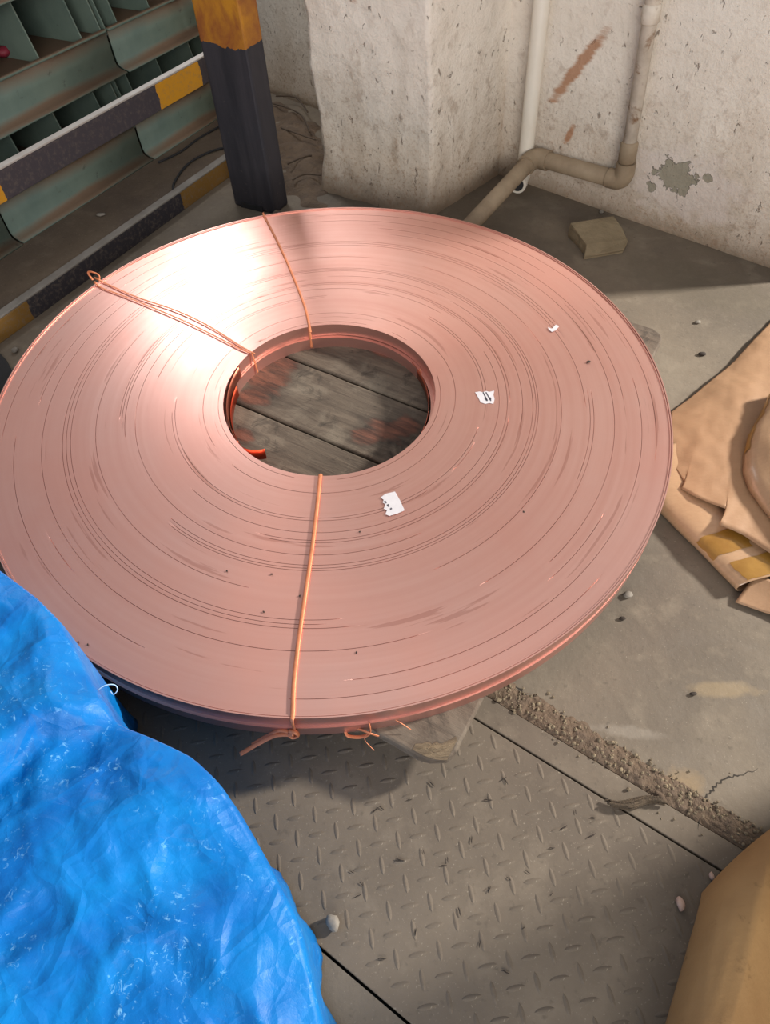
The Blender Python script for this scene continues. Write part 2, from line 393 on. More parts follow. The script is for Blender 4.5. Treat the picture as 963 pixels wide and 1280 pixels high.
# masonry pillar against the right wall
Pc = at(537, 272); Pl = at(404, 236)
pr = (Vector((Pc.x, Pc.y, 0))+(-wn)*.8)
pm = m_wall('whitewashed_pillar', [('mud', (-.2, .62), .02, .05, 0)])
la = (Pl-Pc); lb = -wn*.55
m_ = sub_grid_box(Pc+Vector((0, 0, -.02)), la, lb, Zv*3.0, 34, 34, 200)
def batter(p):
    q = p-Pc; a = q.dot(la)/la.length_squared; z = q.z
    k = Vector((nz(p, 5, 2), nz(p, 5, 7), 0))*.007+Vector((nz(p, 21, 4), nz(p, 21, 8), 0))*.0045
    edge = max(0, (a-.8)/.2)
    k += -la.normalized()*edge*(.012+.016*(nz(p, 9, 5)))+Vector((nz(p, 12, 15), nz(p, 12, 11), 0))*.01*edge
    foot = max(0, 1-z/.16); out = (-wn).cross(Zv)
    k += wn*foot*.012*(1+nz(p, 14, 2))
    return p+k
m_ = displace(m_, batter)
pil = build(m_, 'wall_pillar', pm, smooth='all', org=Pc); tag(pil, 'battered whitewashed masonry pillar in the corner', kind='structure')
# back wall beyond the post
bL = at(344, 118)
mb2 = m_wall('greyed_back_wall', [])
ob = wallobj('wall_back', bL-wdv*1.1-Zv*.02, wdv*1.75, -wn*.15, 1.35, 40, 30, mb2, .003, wa); tag(ob, 'grey shaded back wall behind the striped post', kind='structure')

# rack plinth with painted steel kerb
K = at(0, 429); ur = Vector((.525, .851, 0)).normalized(); nr = Vector((ur.y, -ur.x, 0))
def rk(s, n_, z=0.0): return K+ur*s+nr*n_+Zv*z
ra = math.atan2(ur.y, ur.x)
mb = MB().box(rk(-1.4, -.02, -.01), ur*2.78, -nr*1.3, Zv*.06)
pl_ = build(mb, 'floor_plinth', M['plinth']); tag(pl_, 'low raised concrete plinth under the green bins', kind='structure')

def railobj(name, parts, label, cat, z0):
    root = empty(name, rk(0, 0, z0), label, cat); root.rotation_euler.z = ra
    for nm, mbx, mt in parts:
        me = mbx.mesh(nm, mt); o = bpy.data.objects.new(nm, me); COL.objects.link(o); o.parent = root
        b = o.modifiers.new('bevel', 'BEVEL'); b.width = .002; b.segments = 2
    return root
def sof(px, py, n_=0.0): return (on(px, py, rk(0, n_), nr)-K).dot(ur)
X, Yv = Vector((1, 0, 0)), Vector((0, 1, 0))     # rack-local axes: X along the rack, +Y away from the camera
hz_k = hazard('kerb_hazard_paint', '#2f2c32', '#7f5d28', [(-2, sof(40, 392)), (sof(205, 266)+.09, 3)], 1, .55)
railobj('steel_kerb', [('painted_face', MB().box((-1.4, -.003, 0), X*2.75, Yv*.012, Zv*.058), hz_k),
                       ('top_flange', MB().box((-1.4, -.004, .0585), X*2.75, Yv*.03, Zv*.006), M['kerbtop'])],
        'low hazard-painted steel kerb along the plinth edge, worn grey on top', 'kerb', 0.0)
hz_r = hazard('rail_hazard_paint', '#403a3f', '#c98d1c', [(-2, sof(6, 246)), (sof(196, 118), sof(249, 88))], 1, .35)
rr = railobj('guard_rail', [('painted_face', MB().box((-1.4, -.004, .31), X*2.66, Yv*.006, Zv*.07), hz_r),
                       ('top_flange', MB().box((-1.4, -.005, .3805), X*2.66, Yv*.024, Zv*.006), M['whitepaint']),
                       ('bracket', MB().box((1.2, .002, 0.065), X*.035, Yv*.03, Zv*.32), M['kerbtop'])],
        'black and yellow guard rail with white top edge in front of green bins', 'rail', 0.0)

# green bin units
def bin_unit(s_a, s_b, z0, label, divs):
    root = empty('bin_unit', rk(s_a, -.26, z0), label, 'bin', 'green steel bin units stacked behind the guard rail'); root.rotation_euler.z = ra
    L = s_b-s_a; prof = []
    # front apron profile (Y away from camera, z up): flange tip, curve, sloping panel, lip
    def sheet(pts, t=.004):
        m = MB(); n_ = len(pts)
        for x in (0, L):
            for (y, z) in pts: m.v.append(Vector((x, y, z)))
        for i in range(n_-1): m.f.append((i, n_+i, n_+i+1, i+1))
        return m
    def put(m, nm, mt, par=root, solid=0.0, bev=0.0):
        me = m.mesh(nm, mt, smooth=35); o = bpy.data.objects.new(nm, me); COL.objects.link(o); o.parent = par
        if solid: 
            sd = o.modifiers.new('solid', 'SOLIDIFY'); sd.thickness = solid; sd.offset = 1
        if bev:
            b = o.modifiers.new('bevel', 'BEVEL'); b.width = bev; b.segments = 2
        return o
    ap = [(0, .0), (.02, .004), (.034, .009), (.043, .017), (.047, .028), (.049, .06), (.050, .112)]
    put(sheet(ap), 'front_apron', M['green'], solid=.004)
    put(MB().box((0, .038, .112), X*L, Yv*.016, Zv*.010), 'lip', M['green'], bev=.004)
    put(MB().box((0, .054, .100), X*L, Yv*.30, Zv*.005), 'shelf', M['green'])
    put(MB().box((0, .352, .0), X*L, Yv*.006, Zv*.275), 'back_panel', M['dark_green'])
    for x in [.003]+[d for d in divs]+[L-.007]:
        m = MB().prism([(x, .056, .105), (x, .352, .105), (x, .352, .275), (x, .10, .275)], (.005, 0, 0))
        put(m, 'divider', M['green'], bev=.0015)
    return root
for tier, zz in ((0, .05), (1, .332), (2, .614)):
    for k, (a_, b_) in enumerate(((-.27, .352), (.362, .978), (.988, 1.5))):
        where = ['left end', 'middle', 'right end behind the striped post'][k]; lev = ['bottom', 'upper', 'topmost'][tier]
        dv = [d for d in (.165, .345, .525)] if k == 1 else [.2, .4]
        if k == 2: dv = [.06, .22, .4]
        u_ = bin_unit(a_+(.0 if k else -.005), b_, zz, f'green steel bin unit in the {lev} tier, {where}', dv)
        if k == 0: u_.location += Vector(nr)*.006
# red cap lying in the upper bins
p = rk(.70, -.46, .332+.107); tag(build(lump(p, .022, (1, 1, .7), 3), 'red_cap', M['red'], smooth='all'), 'small dull red cap lying inside the upper green bin', 'cap')

# striped post
pf0 = .1445; pf1 = .311; sA = .905; sB = .987
zb = on(305, 62, rk(sA, pf1), -ur).z
n = NT('post_hazard_paint', .6); z = n.xyz()[2]; w = n.noise(14, 5, .6, .4); b = n.noise(45, 5, .7)
edge = n.math('GREATER_THAN', n.math('ADD', z, n.math('MULTIPLY', n.math('SUBTRACT', w, .5), .05)), zb)
yel = n.mix(n.ramp(n.noise(9, 6, .7, .5, scl=(1, 1, .5)), .42, .62), lin('#b87d1c'), lin('#8a4e22'))
blk = n.mix(n.ramp(n.noise(7, 5, .6, .3, scl=(3, 3, .4)), .35, .65), lin('#26252b'), lin('#38353a'))
blk = n.mix(n.ramp(n.math('SUBTRACT', b, n.math('MULTIPLY', z, .25)), .60, .70, 0, .6), blk, lin('#6a5f55'))
n.col(n.mix(edge, blk, yel)); n.bump(n.math('ADD', b, n.math('MULTIPLY', w, .6)), .25, .004)
proot = empty('hazard_post', rk((sA+sB)/2, (pf0+pf1)/2), 'square steel post painted yellow above and black below', 'post')
mb = MB().box(rk(sA, pf0), nr*(pf1-pf0), ur*(sB-sA), Zv*2.6); build(mb, 'shaft', n.m, proot, bevel=.007)
mb = MB().box(rk(sA-.004, pf0+.03, .0), nr*.09, ur*.004, Zv*.02); build(mb, 'weld_bead', M['black'], proot, bevel=.002)

# ================================================================== TRENCH COVER PLATES
mb = MB().box(tr(A0, gB+.004, -.012), e1*(A1-A0), e2*(-.0035-gB-.004), Zv*.012)
strip = build(mb, 'cover_strip', M['plate'], bevel=.0012); tag(strip, 'narrow smooth steel strip between checkered plate and gravel-filled joint', 'plate')
chk = empty('checker_plate', tr(.1, wD/2, -.012), 'dusty steel checker plate with raised treads covering the trench', 'plate')
mb = MB().box(tr(A0, .0, -.012), e1*(A1-A0), e2*(wD-.0), Zv*.012); build(mb, 'sheet', M['plate'], chk, bevel=.001)
def tread_mesh(ang):
    m = MB(); L_, Wd, Ht = .0145, .0044, .0012; d = e1*math.cos(ang)+e2*math.sin(ang); c = Zv.cross(d); n_ = 6
    top = []
    for i in range(n_+1):
        t = -1+2*i/n_; w_ = Wd*math.sqrt(max(0, 1-t*t))
        m.v += [d*L_*t+c*w_*1.0-Zv*.0003, d*L_*t+c*w_*.25+Zv*Ht*(1-t*t)**.5, d*L_*t-c*w_*.25+Zv*Ht*(1-t*t)**.5, d*L_*t-c*w_-Zv*.0003]
    for i in range(n_):
        for j in range(3): a = i*4+j; m.f.append((a, a+1, a+5, a+4) if True else ())
    me = m.mesh('raised_tread', M['plate'], smooth='all'); me.flip_normals(); return me
tm = [tread_mesh(math.pi/4), tread_mesh(-math.pi/4)]
tries = []; pit_ = .0435
for i in range(-20, 28):
    for j in range(0, 16):
        for k in (0, 1):
            a = i*pit_+k*pit_/2; b_ = .016+j*pit_+k*pit_/2
            if b_ > wD-.014 or a < A0+.02: continue
            p = tr(a, b_, .0); x_, y_ = frac(p)
            if -60 < x_ < 1010 and 880 < y_ < 1330: tries.append((abs(x_-600)+abs(y_-1080), p, k))
tries.sort(key=lambda t: t[0])
rest = MB()
for q, (_, p, k) in enumerate(tries):
    if q < 290:
        o = bpy.data.objects.new('raised_tread', tm[k]); COL.objects.link(o); o.parent = chk; o.location = p-chk.location
    else:
        me = tm[k]; rest.add([p+v.co for v in me.vertices], [tuple(f.vertices) for f in me.polygons])
if rest.v: tag(build(rest, 'raised_treads_beyond', M['plate'], chk, smooth='all'), kind='stuff')
# frayed edge piece at the plate's lower-left joint is concrete: part of the floor.

# gravel in the joint beside the strip
gv = MB()
for i in range(900):
    a = random.uniform(-.15, .62); wob = .012*noise.noise(Vector((a*7, 0, 0)))
    b_ = random.uniform(gC-.004, gB)+(-abs(random.gauss(0, .006)) if random.random() < .35 else 0)+wob*.3
    if random.random() < .12: b_ = random.gauss(gB-.01, .03); 
    if b_ > gB+.03: continue
    r_ = random.choice((.0012, .0016, .002, .0026, .0036))*random.uniform(.8, 1.2)
    z_ = -.001
    gv.add(*(lambda L_: (L_.v, L_.f))(lump(tr(a, b_, z_+random.uniform(0, .0015)), r_, (1, .8, .7), i, .5, 1, i)))
tag(build(gv, 'gravel', M['gravel'], org=tr(.2, gC, -.012)), 'crumbled gravel filling the broken joint beside the steel strip', 'gravel', kind='stuff')
mb = MB().grid(lambda u_, v: tr(A0+.5+u_*1.3, (gC-.004-.018*abs(noise.noise(Vector((u_*16, 1, 2))))-.006*noise.noise(Vector((u_*70, 1, 7))))*(1-v)+(gB+.003)*v, -.0015+.0035*math.sin(math.pi*v)**.5+.003*noise.noise(Vector((u_*120, v*9, 0)))), 260, 14)
build(mb, 'joint_fill', M['dirt'], floor, smooth='all')

# ================================================================== PALLET AND COILS
CC = Vector((-.0987, 1.1587, .18)); CN = Vector((.02295, -.07077, 1)).normalized()
cX = (Vector((1, 0, 0))-CN*CN.x).normalized(); cY = CN.cross(cX)
CM = Matrix((cX, cY, CN)).transposed()
def cw(x, y, z): return CC+cX*x+cY*y+CN*z
def cpt(px, py, dz=0.0):
    p = on(px, py, CC+CN*dz, CN); d = p-CC; return Vector((d.dot(cX), d.dot(cY), dz))
T1c, T2c = .030, .028
zb_ = -(T1c+T2c)                                  # underside of the lower coil in coil frame
pd = Vector((.84, -.543, 0)).normalized(); pe = Vector((-pd.y, pd.x, 0))
# pallet
pal = empty('wooden_pallet', cw(0, 0, zb_-.03)-Zv*.05, 'grey weathered plank pallet carrying the copper coils', 'pallet')
edges = [-.563, -.40, -.24, -.074, .103, .28, .44, .60]
for i in range(7):
    a, b_ = edges[i]+.003, edges[i+1]-.003
    dl, dr = -.60+random.uniform(-.01, .01), .557+random.uniform(-.004, .004)
    if i == 6: dl, dr = -.56, .557
    n_ = 24
    P = []
    front = [(dl+(dr-dl)*t/n_, a+.002*noise.noise(Vector((i*3.1, t*.7, 0)))) for t in range(n_+1)]
    back = [(dl+(dr-dl)*t/n_, b_+.002*noise.noise(Vector((i*7.7, t*.7, 4)))) for t in range(n_, -1, -1)]
    if i == 0: front[-1] = (dr-.03, a+.004); front.append((dr-.006, a+.018)); front.append((dr, a+.035))
    if i == 6: back[0] = (dr-.03, b_); back.insert(0, (dr-.006, b_-.012)); back.insert(0, (dr, b_-.03))
    m = MB().prism([pd*x_+pe*y_ for x_, y_ in front+back], (0, 0, -.026))
    # object-local axes along the plank so that the grain runs lengthwise
    o_mid = pd*0+pe*((a+b_)/2)
    Rl = Matrix((pd, pe, Vector((0, 0, 1))))
    m.v = [Rl @ (p-o_mid) for p in m.v]
    sp_ = {3: [(338, 468, .05, .05), (318, 498, .035, .02), (356, 452, .03, .02), (485, 540, .045, .025), (455, 545, .03, .02), (505, 535, .03, .03)], 2: [(305, 545, .03, .02)], 4: [(345, 438, .03, .015), (480, 440, .03, .015)]}.get(i, ())
    lc = []
    for (px_, py_, rx, ry) in sp_:
        q_ = cpt(px_, py_, zb_); lc.append((q_.x*pd.x+q_.y*pd.y, q_.x*pe.x+q_.y*pe.y-(a+b_)/2, rx, ry))
    me = m.mesh('plank', m_wood('stained_plank', .75, lc) if lc else M['wood_plain']); o = bpy.data.objects.new('plank', me); COL.objects.link(o); o.parent = pal
    o.matrix_basis = Matrix.Translation(cw(o_mid.x, o_mid.y, zb_)-pal.location) @ (CM @ Rl.transposed()).to_4x4()
    bv = o.modifiers.new('bevel', 'BEVEL'); bv.width = .004; bv.segments = 2; bv.limit_method = 'ANGLE'
for x_ in (-.5, 0, .49):
    m = MB(); q0 = pd*(x_-.045)+pe*(-.50); q1 = pe*1.06
    top = [cw(p.x, p.y, zb_-.0262) for p in (q0, q0+pd*.09, q0+pd*.09+q1, q0+q1)]
    m.add([Vector((p.x, p.y, .0014)) for p in top]+top, [(3, 2, 1, 0), (4, 5, 6, 7), (0, 1, 5, 4), (1, 2, 6, 5), (2, 3, 7, 6), (3, 0, 4, 7)])
    build(m, 'bearer', M['wood_plain'], pal)
# broken pale wood at the front plank's corner
m = MB().grid(lambda u_, v: cw(*(pd*(.497+.055*u_)+pe*(-.556+.05*v*(.2+.5*u_+.45*abs(noise.noise(Vector((u_*5, 3, 1)))))+.012*(u_**3)))[:2], zb_+.0006+.0022*abs(noise.noise(Vector((u_*3, v*26, 1))))*math.sin(math.pi*min(1, max(0, u_)))*math.sin(math.pi*v)), 12, 30)
build(m, 'splintered_corner', M['rawwood'], pal)

def coil(name, R0, R1, ztop, thick, label, off, lip, seed):
    random.seed(seed)
    root = empty(name, cw(off[0], off[1], ztop-thick), label, 'coil', rot=CM)
    prof = [(R0, 0.0), (R0, thick*.5)]
    r = R0; z = 0; big_r = [R0+.006, .262, .318, .326, .352, .368, .373, .40, .418, .424, .433, .478, .528, .538, .543, .585, .61, .64, .668]
    while r < R1-.0065:
        z = 0
        w_ = random.uniform(.003, .007)
        prof += [(r+.0001, thick+z), (r+w_-.0002, thick+z)]
        if any(r < g <= r+w_ for g in big_r): prof += [(r+w_-.0001, thick-.003), (r+w_+.0005, thick-.003)]; w_ += .0006
        r += w_
    prof += [(R1-.0060, thick-.001), (R1-.0058, thick+lip*.6), (R1-.0036, thick+lip*.6), (R1-.0034, thick+.0002), (R1-.0026, thick+.0002), (R1-.0024, thick+lip), (R1, thick+lip), (R1, thick*.5), (R1, 0)]
    m = MB().lathe(prof, 288)
    out = []
    for p in m.v:      # slight ovality and waviness of the wind
        a = math.atan2(p.y, p.x); rr_ = math.hypot(p.x, p.y)
        if thick-.0035 < p.z < thick-.0025 and R0+.001 < rr_ < R1-.007: p = Vector((p.x, p.y, thick-.003*max(0, min(1, 4+26*noise.noise(Vector((math.cos(a)*1.3, math.sin(a)*1.3, rr_*31+seed)))))))
        k = 1+.0035*math.sin(2*a+1.1)+.002*math.sin(3*a+.4); out.append(Vector((p.x*k, p.y*k, p.z+(.0006*math.sin(3*a+rr_*8) if p.z > thick*.6 else 0))))
    m.v = out
    me = m.mesh('winding', M['copper'], smooth='all'); me.set_sharp_from_angle(angle=math.radians(30))
    o = bpy.data.objects.new('winding', me); COL.objects.link(o); o.parent = root
    return root
low = coil('copper_coil', .2165, .702, -T1c-.0008, T2c, 'lower copper strip coil lying on the pallet beneath the other', (-.003, -.002), .0004, 3)
up = coil('copper_coil', .2225, .700, 0.0, T1c, 'large flat copper strip coil on top, tied with copper strips', (0, 0), .0028, 11)
def upl(p): return Vector((p.x, p.y, p.z+T1c))           # coil-plane coordinates to the upper coil's own frame
def cbuild(mb_, name, mat, parent, smooth='all'):
    mb_.v = [upl(p) for p in mb_.v]; return build(mb_, name, mat, parent, smooth=smooth, local=True)
def smoothpath(pts, n_=8):
    P = [Vector(p) for p in pts]; out = []
    for i in range(len(P)-1):
        p0, p1, p2, p3 = P[max(i-1, 0)], P[i], P[i+1], P[min(i+2, len(P)-1)]
        for t in range(n_):
            t /= n_; out.append(.5*((2*p1)+(p2-p0)*t+(2*p0-5*p1+4*p2-p3)*t*t+(3*p1-p0-3*p2+p3)*t**3))
    out.append(P[-1]); return out
def rad(p, r, z): q = Vector((p.x, p.y, 0)).normalized()*r; return Vector((q.x, q.y, z))
# binding ties
def tie(pixels, name='binding_tie', w=.0026, inner=True, outer=True, dzb=.003):
    P = [cpt(x_, y_, dzb) for x_, y_ in pixels]; pts = []
    if inner: pts += [rad(P[0], .2135, -.054), rad(P[0], .2165, -.02), rad(P[0], .2195, .001)]
    pts += P
    if outer: pts += [rad(P[-1], .7025, .004), rad(P[-1], .7055, -.01), rad(P[-1], .7055, -.055)]
    return cbuild(MB().tube(smoothpath(pts, 8), w, 8, .45, up=(0, 0, 1)), name, M['copper_tie'], up)
t1 = tie([(400, 599), (398, 620), (391, 680), (383, 735), (375, 790), (368, 850), (366, 893)], w=.0036)
t2 = tie([(388, 414), (380, 380), (360, 330), (345, 298), (331, 271)], w=.0030)
t3 = tie([(318, 442), (300, 432), (262, 408), (220, 388), (170, 371), (128, 352), (118, 347)], w=.0020)
t4 = tie([(312, 441), (296, 434), (255, 413), (216, 395), (160, 372), (128, 360), (118, 353)], w=.0020, inner=False)
# knots and tails
kp = cpt(367, 913, -.03); kp = rad(kp, .708, -.034)
def kw(px, py, z): return cpt(px, py, z)
cbuild(MB().tube(smoothpath([kp+Vector((-.006, 0, .006)), kp+Vector((.004, -.004, .008)), kp+Vector((.007, -.005, -.003)), kp+Vector((-.002, -.006, -.008)), kp+Vector((-.008, -.003, -.002)), kp+Vector((0, -.005, .004))], 6), .0038, 8, .6), 'knot', M['copper_tie'], t1).name
ORG.clear()
cbuild(MB().tube(smoothpath([kp+Vector((0, -.004, 0)), kw(345, 919, -.04), kw(322, 930, -.05), kw(300, 943, -.055)], 8), .0040, 8, .3), 'tie_tail', M['copper_tie'], t1)
cbuild(MB().tube(smoothpath([kp+Vector((0, -.003, 0)), kw(350, 913, -.036), kw(330, 922, -.05), kw(315, 931, -.055)], 8), .0032, 8, .3), 'tie_tail', M['copper_tie'], t1)
# bow of a further tie below the front rim
bp = rad(cpt(462, 906, -.04), .709, -.045)
t5 = cbuild(MB().tube(smoothpath([rad(bp, .7055, -.02), bp+Vector((0, -.003, 0)), kw(452, 921, -.06), kw(436, 920, -.06), kw(433, 913, -.055), kw(446, 911, -.05), bp+Vector((-.002, -.004, .002)), bp+Vector((.012, -.006, -.01))], 8), .0030, 8, .35), 'binding_tie', M['copper_tie'], up)
cbuild(MB().tube(smoothpath([bp, kw(468, 897, -.035), kw(490, 898, -.034), kw(514, 912, -.05)], 8), .0007, 6), 'loose_strand', M['copper_tie'], t5)
cbuild(MB().tube(smoothpath([bp, kw(456, 924, -.06), kw(468, 938, -.07)], 8), .0006, 6), 'loose_strand', M['copper_tie'], t5)
# loop at the outer end of the double tie
q = cpt(116, 350, .003)
cbuild(MB().tube(smoothpath([q, kw(110, 341, .012), kw(115, 340, .016), kw(124, 345, .008), rad(q, .706, -.01)], 8), .0024, 8, .5), 'tie_loop', M['copper_tie'], t3)
# small wire ring on the inner wall
q = rad(cpt(527, 464, -.03), .219, -.030)
tn = Vector((-q.y, q.x, 0)).normalized()
cbuild(MB().tube([q+Vector((0, 0, .006))*math.cos(a/14*6.283)+tn*.004*math.sin(a/14*6.283)-q.normalized()*.003 for a in range(14)], .0012, 6, closed=True), 'wire_ring', M['copper_tie'], up)
# loose inner wraps of the lower coil with its free end tab
def lowbuild(mb_, name, mat, parent=low): 
    mb_.v = [p+Vector((.003, .002, T1c+T2c+.0008)) for p in mb_.v]; return build(mb_, name, mat, parent, smooth='all', local=True)
def wrap(a0, a1, rfun, z0, z1, name, mat):
    n_ = 60; m = MB()
    for sgn, dr in ((0, 0), (1, .0009)):
        for i in range(n_+1):
            a = a0+(a1-a0)*i/n_; r = rfun(i/n_)+dr
            m.v += [Vector((r*math.cos(a), r*math.sin(a), z0)), Vector((r*math.cos(a), r*math.sin(a), z1))]
    k = (n_+1)*2
    for i in range(n_):
        a = i*2; m.f += [(a, a+1, a+3, a+2), (k+a, k+a+2, k+a+3, k+a+1), (a+1, k+a+1, k+a+3, a+3), (a, a+2, k+a+2, k+a)]
    m.f += [(0, k, k+1, 1), (2*n_, 2*n_+1, k+2*n_+1, k+2*n_)]
    return lowbuild(m, name, mat)
tA = math.atan2(*reversed(cpt(305, 560, -.05)[:2]))
if tA < 0: tA += 2*math.pi
wrap(tA-.8, tA+.25, lambda t: .2155-.006*t*(1-t)*2-(.034*max(0, (t-.8)/.2)**2), zb_+.001, zb_+.031, 'loose_wrap', M['copper_red'])
wrap(tA-.95, tA+.1, lambda t: .2205-.005*math.sin(math.pi*t), -.03, -.001, 'loose_wrap', M['copper_bare'])
wrap(-.9, .55, lambda t: .2155-.006*math.sin(math.pi*t), zb_+.001, zb_+.029, 'loose_wrap', M['copper_bare'])

# paper scraps on the coil
def scrap(pix, name, label, marks):
    P = [cpt(x_, y_, .0012) for x_, y_ in pix]
    ctr = sum(P, Vector())/len(P); base = cw(ctr.x, ctr.y, .0012)
    root = empty(name, base, label, 'label', 'torn paper labels on the coil')
    W = [cw(p.x, p.y, .0012) for p in P]
    build(MB().prism(W, CN*.0006), 'paper', M['paper'], root)
    for mk in marks:
        Q = [cpt(x_, y_, .0012) for x_, y_ in mk]
        build(MB().prism([cw(p.x, p.y, .00185) for p in Q], CN*.0002), 'printed_mark', M['ink'], root)
    return root
def stroke(x0, y0, x1, y1, w=.9):
    dx, dy = x1-x0, y1-y0; L = math.hypot(dx, dy); px_, py_ = -dy/L*w, dx/L*w
    return [(x0+px_, y0+py_), (x1+px_, y1+py_), (x1-px_, y1-py_), (x0-px_, y0-py_)]
scrap([(594, 490.5), (600, 489.5), (603, 490.5), (608, 489), (612, 490), (618, 488.5), (617, 494), (618.5, 499), (617, 505), (612, 504), (607, 505), (601, 503), (598, 497)],
      'paper_label', 'torn white paper label with two rows of small print right of the hole',
      [stroke(604, 490.5, 609.5, 501.5, .7), stroke(607.5, 490.5, 614, 501.5, .7), stroke(612, 497, 613.5, 500, 1.2), stroke(606.5, 497, 609, 501, 1.2)])
scrap([(476, 622), (482, 617.5), (494, 614.5), (500, 625), (506, 638), (497, 642), (487, 645), (482, 643), (484, 638), (480, 636), (482, 631), (478.5, 628), (480, 625)],
      'paper_label', 'torn white paper label with small black characters near the front tie',
      [stroke(480, 627.5, 483, 627, .6), stroke(481, 629.5, 483.5, 628.5, .6), stroke(484, 632, 486.5, 631, .9), stroke(488, 637, 490, 635.5, 1.0), stroke(485, 633.5, 487, 633, .5)])
scrap([(685, 409), (690, 411), (695, 406), (699, 408), (695, 413), (690, 415), (686, 412)], 'paper_label', 'tiny torn white paper fleck on the right part of the coil', [])

# ================================================================== BLUE TARP
tb = NT('blue_tarpaulin', .4, 0, .22)
a = tb.noise(7, 5, .6, .6); b = tb.noise(46, 5, .7, .8); c = tb.noise(300, 2, .5)
tcol = tb.mix(tb.ramp(a, .35, .68), lin('#015ba6'), lin('#0475bc'))
glint_scuff = tb.math('MULTIPLY', tb.ramp(tb.noise(95, 5, .75, .8), .58, .68), tb.ramp(tb.noise(8, 4, .6, 0, loc=(4, 2, 1)), .47, .6))  # pale scuffs that also paint speckled glints into the tarp colour
tcol = tb.mix(tb.math('MULTIPLY', glint_scuff, .6), tcol, lin('#8ccdf5'))
tb.col(tcol); tb.rough(tb.ramp(b, .3, .7, .38, .56))
wv = tb.n('ShaderNodeTexNoise'); tb.l(tb.co, wv.inputs['Vector']); wv.inputs['Scale'].default_value = 6; wv.inputs['Detail'].default_value = 3
wadd = tb.n('ShaderNodeVectorMath', operation='MULTIPLY_ADD'); tb.l(wv.outputs['Color'], wadd.inputs[0]); wadd.inputs[1].default_value = (.11, .11, .11); tb.l(tb.co, wadd.inputs[2])
cr1 = tb.ramp(tb.voro(11, 'DISTANCE_TO_EDGE', wadd.outputs[0]), 0, .10); cr2 = tb.ramp(tb.voro(31, 'DISTANCE_TO_EDGE', wadd.outputs[0]), 0, .16)
hh = tb.math('ADD', tb.math('MULTIPLY', cr1, -1.0), tb.math('MULTIPLY', cr2, -.30))
tb.bump(tb.math('ADD', hh, tb.math('ADD', tb.math('MULTIPLY', b, .55), tb.math('MULTIPLY', c, .12))), .26, .006)
# outline of the covered stack seen from above (shoulder line), anticlockwise from the far left
sil = [(0, 715, .35), (40, 745, .35), (70, 775, .35), (80, 795, .345), (100, 835, .34), (130, 884, .335), (138, 902, .325), (185, 922, .325), (235, 945, .322), (268, 976, .318), (290, 1008, .31), (318, 1056, .295)]
shoulder = [at(*t) for t in sil]
shoulder = [Vector((-1.15, .90, .35)), Vector((-.80, .80, .35)), Vector((-.66, .70, .35))]+shoulder+[Vector((-.130, .16, .29)), Vector((-.100, .05, .28)), Vector((-.10, -.12, .28)), Vector((-.13, -.40, .28)), Vector((-.5, -.52, .3)), Vector((-1.0, -.45, .3)), Vector((-1.3, .1, .34)), Vector((-1.28, .6, .35))]
def resample(P, n_, closed=True):
    Q = smooth_closed(P) if closed else P
    d = [0]
    for i in range(1, len(Q)): d.append(d[-1]+(Q[i]-Q[i-1]).length)
    out = []; j = 0
    for i in range(n_):
        t = d[-1]*i/n_ if closed else d[-1]*i/(n_-1)
        while j < len(d)-2 and d[j+1] < t: j += 1
        k = (t-d[j])/max(1e-9, d[j+1]-d[j]); out.append(Q[j].lerp(Q[j+1], k))
    return out
def smooth_closed(P): return P+[P[0]]
NB = 420
ring = resample(shoulder, NB)
ring = [(ring[i-1]+ring[i]*2+ring[(i+1) % NB])/4 for i in range(NB)]
cen = Vector((-.62, .12, .36))
nrm = []
for i in range(NB):
    t = ring[(i+2) % NB]-ring[i-2]; v = Vector((-t.y, t.x, 0)).normalized()
    if v.dot(Vector((ring[i].x-cen.x, ring[i].y-cen.y, 0))) < 0: v = -v
    nrm.append(v)
for _ in range(6): nrm = [(nrm[i-1]+nrm[i]*2+nrm[(i+1) % NB]).normalized() for i in range(NB)]
rows = []
NI = 110
creases = []
rc = random.Random(5)
for _ in range(46):
    p0 = Vector((rc.uniform(-.75, -.1), rc.uniform(-.05, .6), 0)); an = rc.choice((rc.gauss(.75, .3), rc.gauss(2.1, .35))); L_ = rc.uniform(.06, .22)
    creases.append((p0, Vector((math.cos(an), math.sin(an), 0)), L_, rc.uniform(.004, .011), rc.choice((1, 1, -1))*rc.uniform(.0025, .0065)))
fA = at(0, 965, .33); fB = at(62, 915, .33); fC = at(150, 900, .33)
def segd(p, a, b): 
    ab = b-a; t = max(0, min(1, (p-a).dot(ab)/ab.length_squared)); q = p-(a+ab*t); return q.length, (ab.x*(p-a).y-ab.y*(p-a).x)
def vor(x, y, sc, seed):
    q = Vector((x*sc+seed+.35*noise.noise(Vector((x*sc*.8, y*sc*.8, seed))), y*sc-seed+.35*noise.noise(Vector((x*sc*.8, y*sc*.8, seed+9))), seed*.37))
    d = noise.voronoi(q)[0]; return d[0], d[1]-d[0]
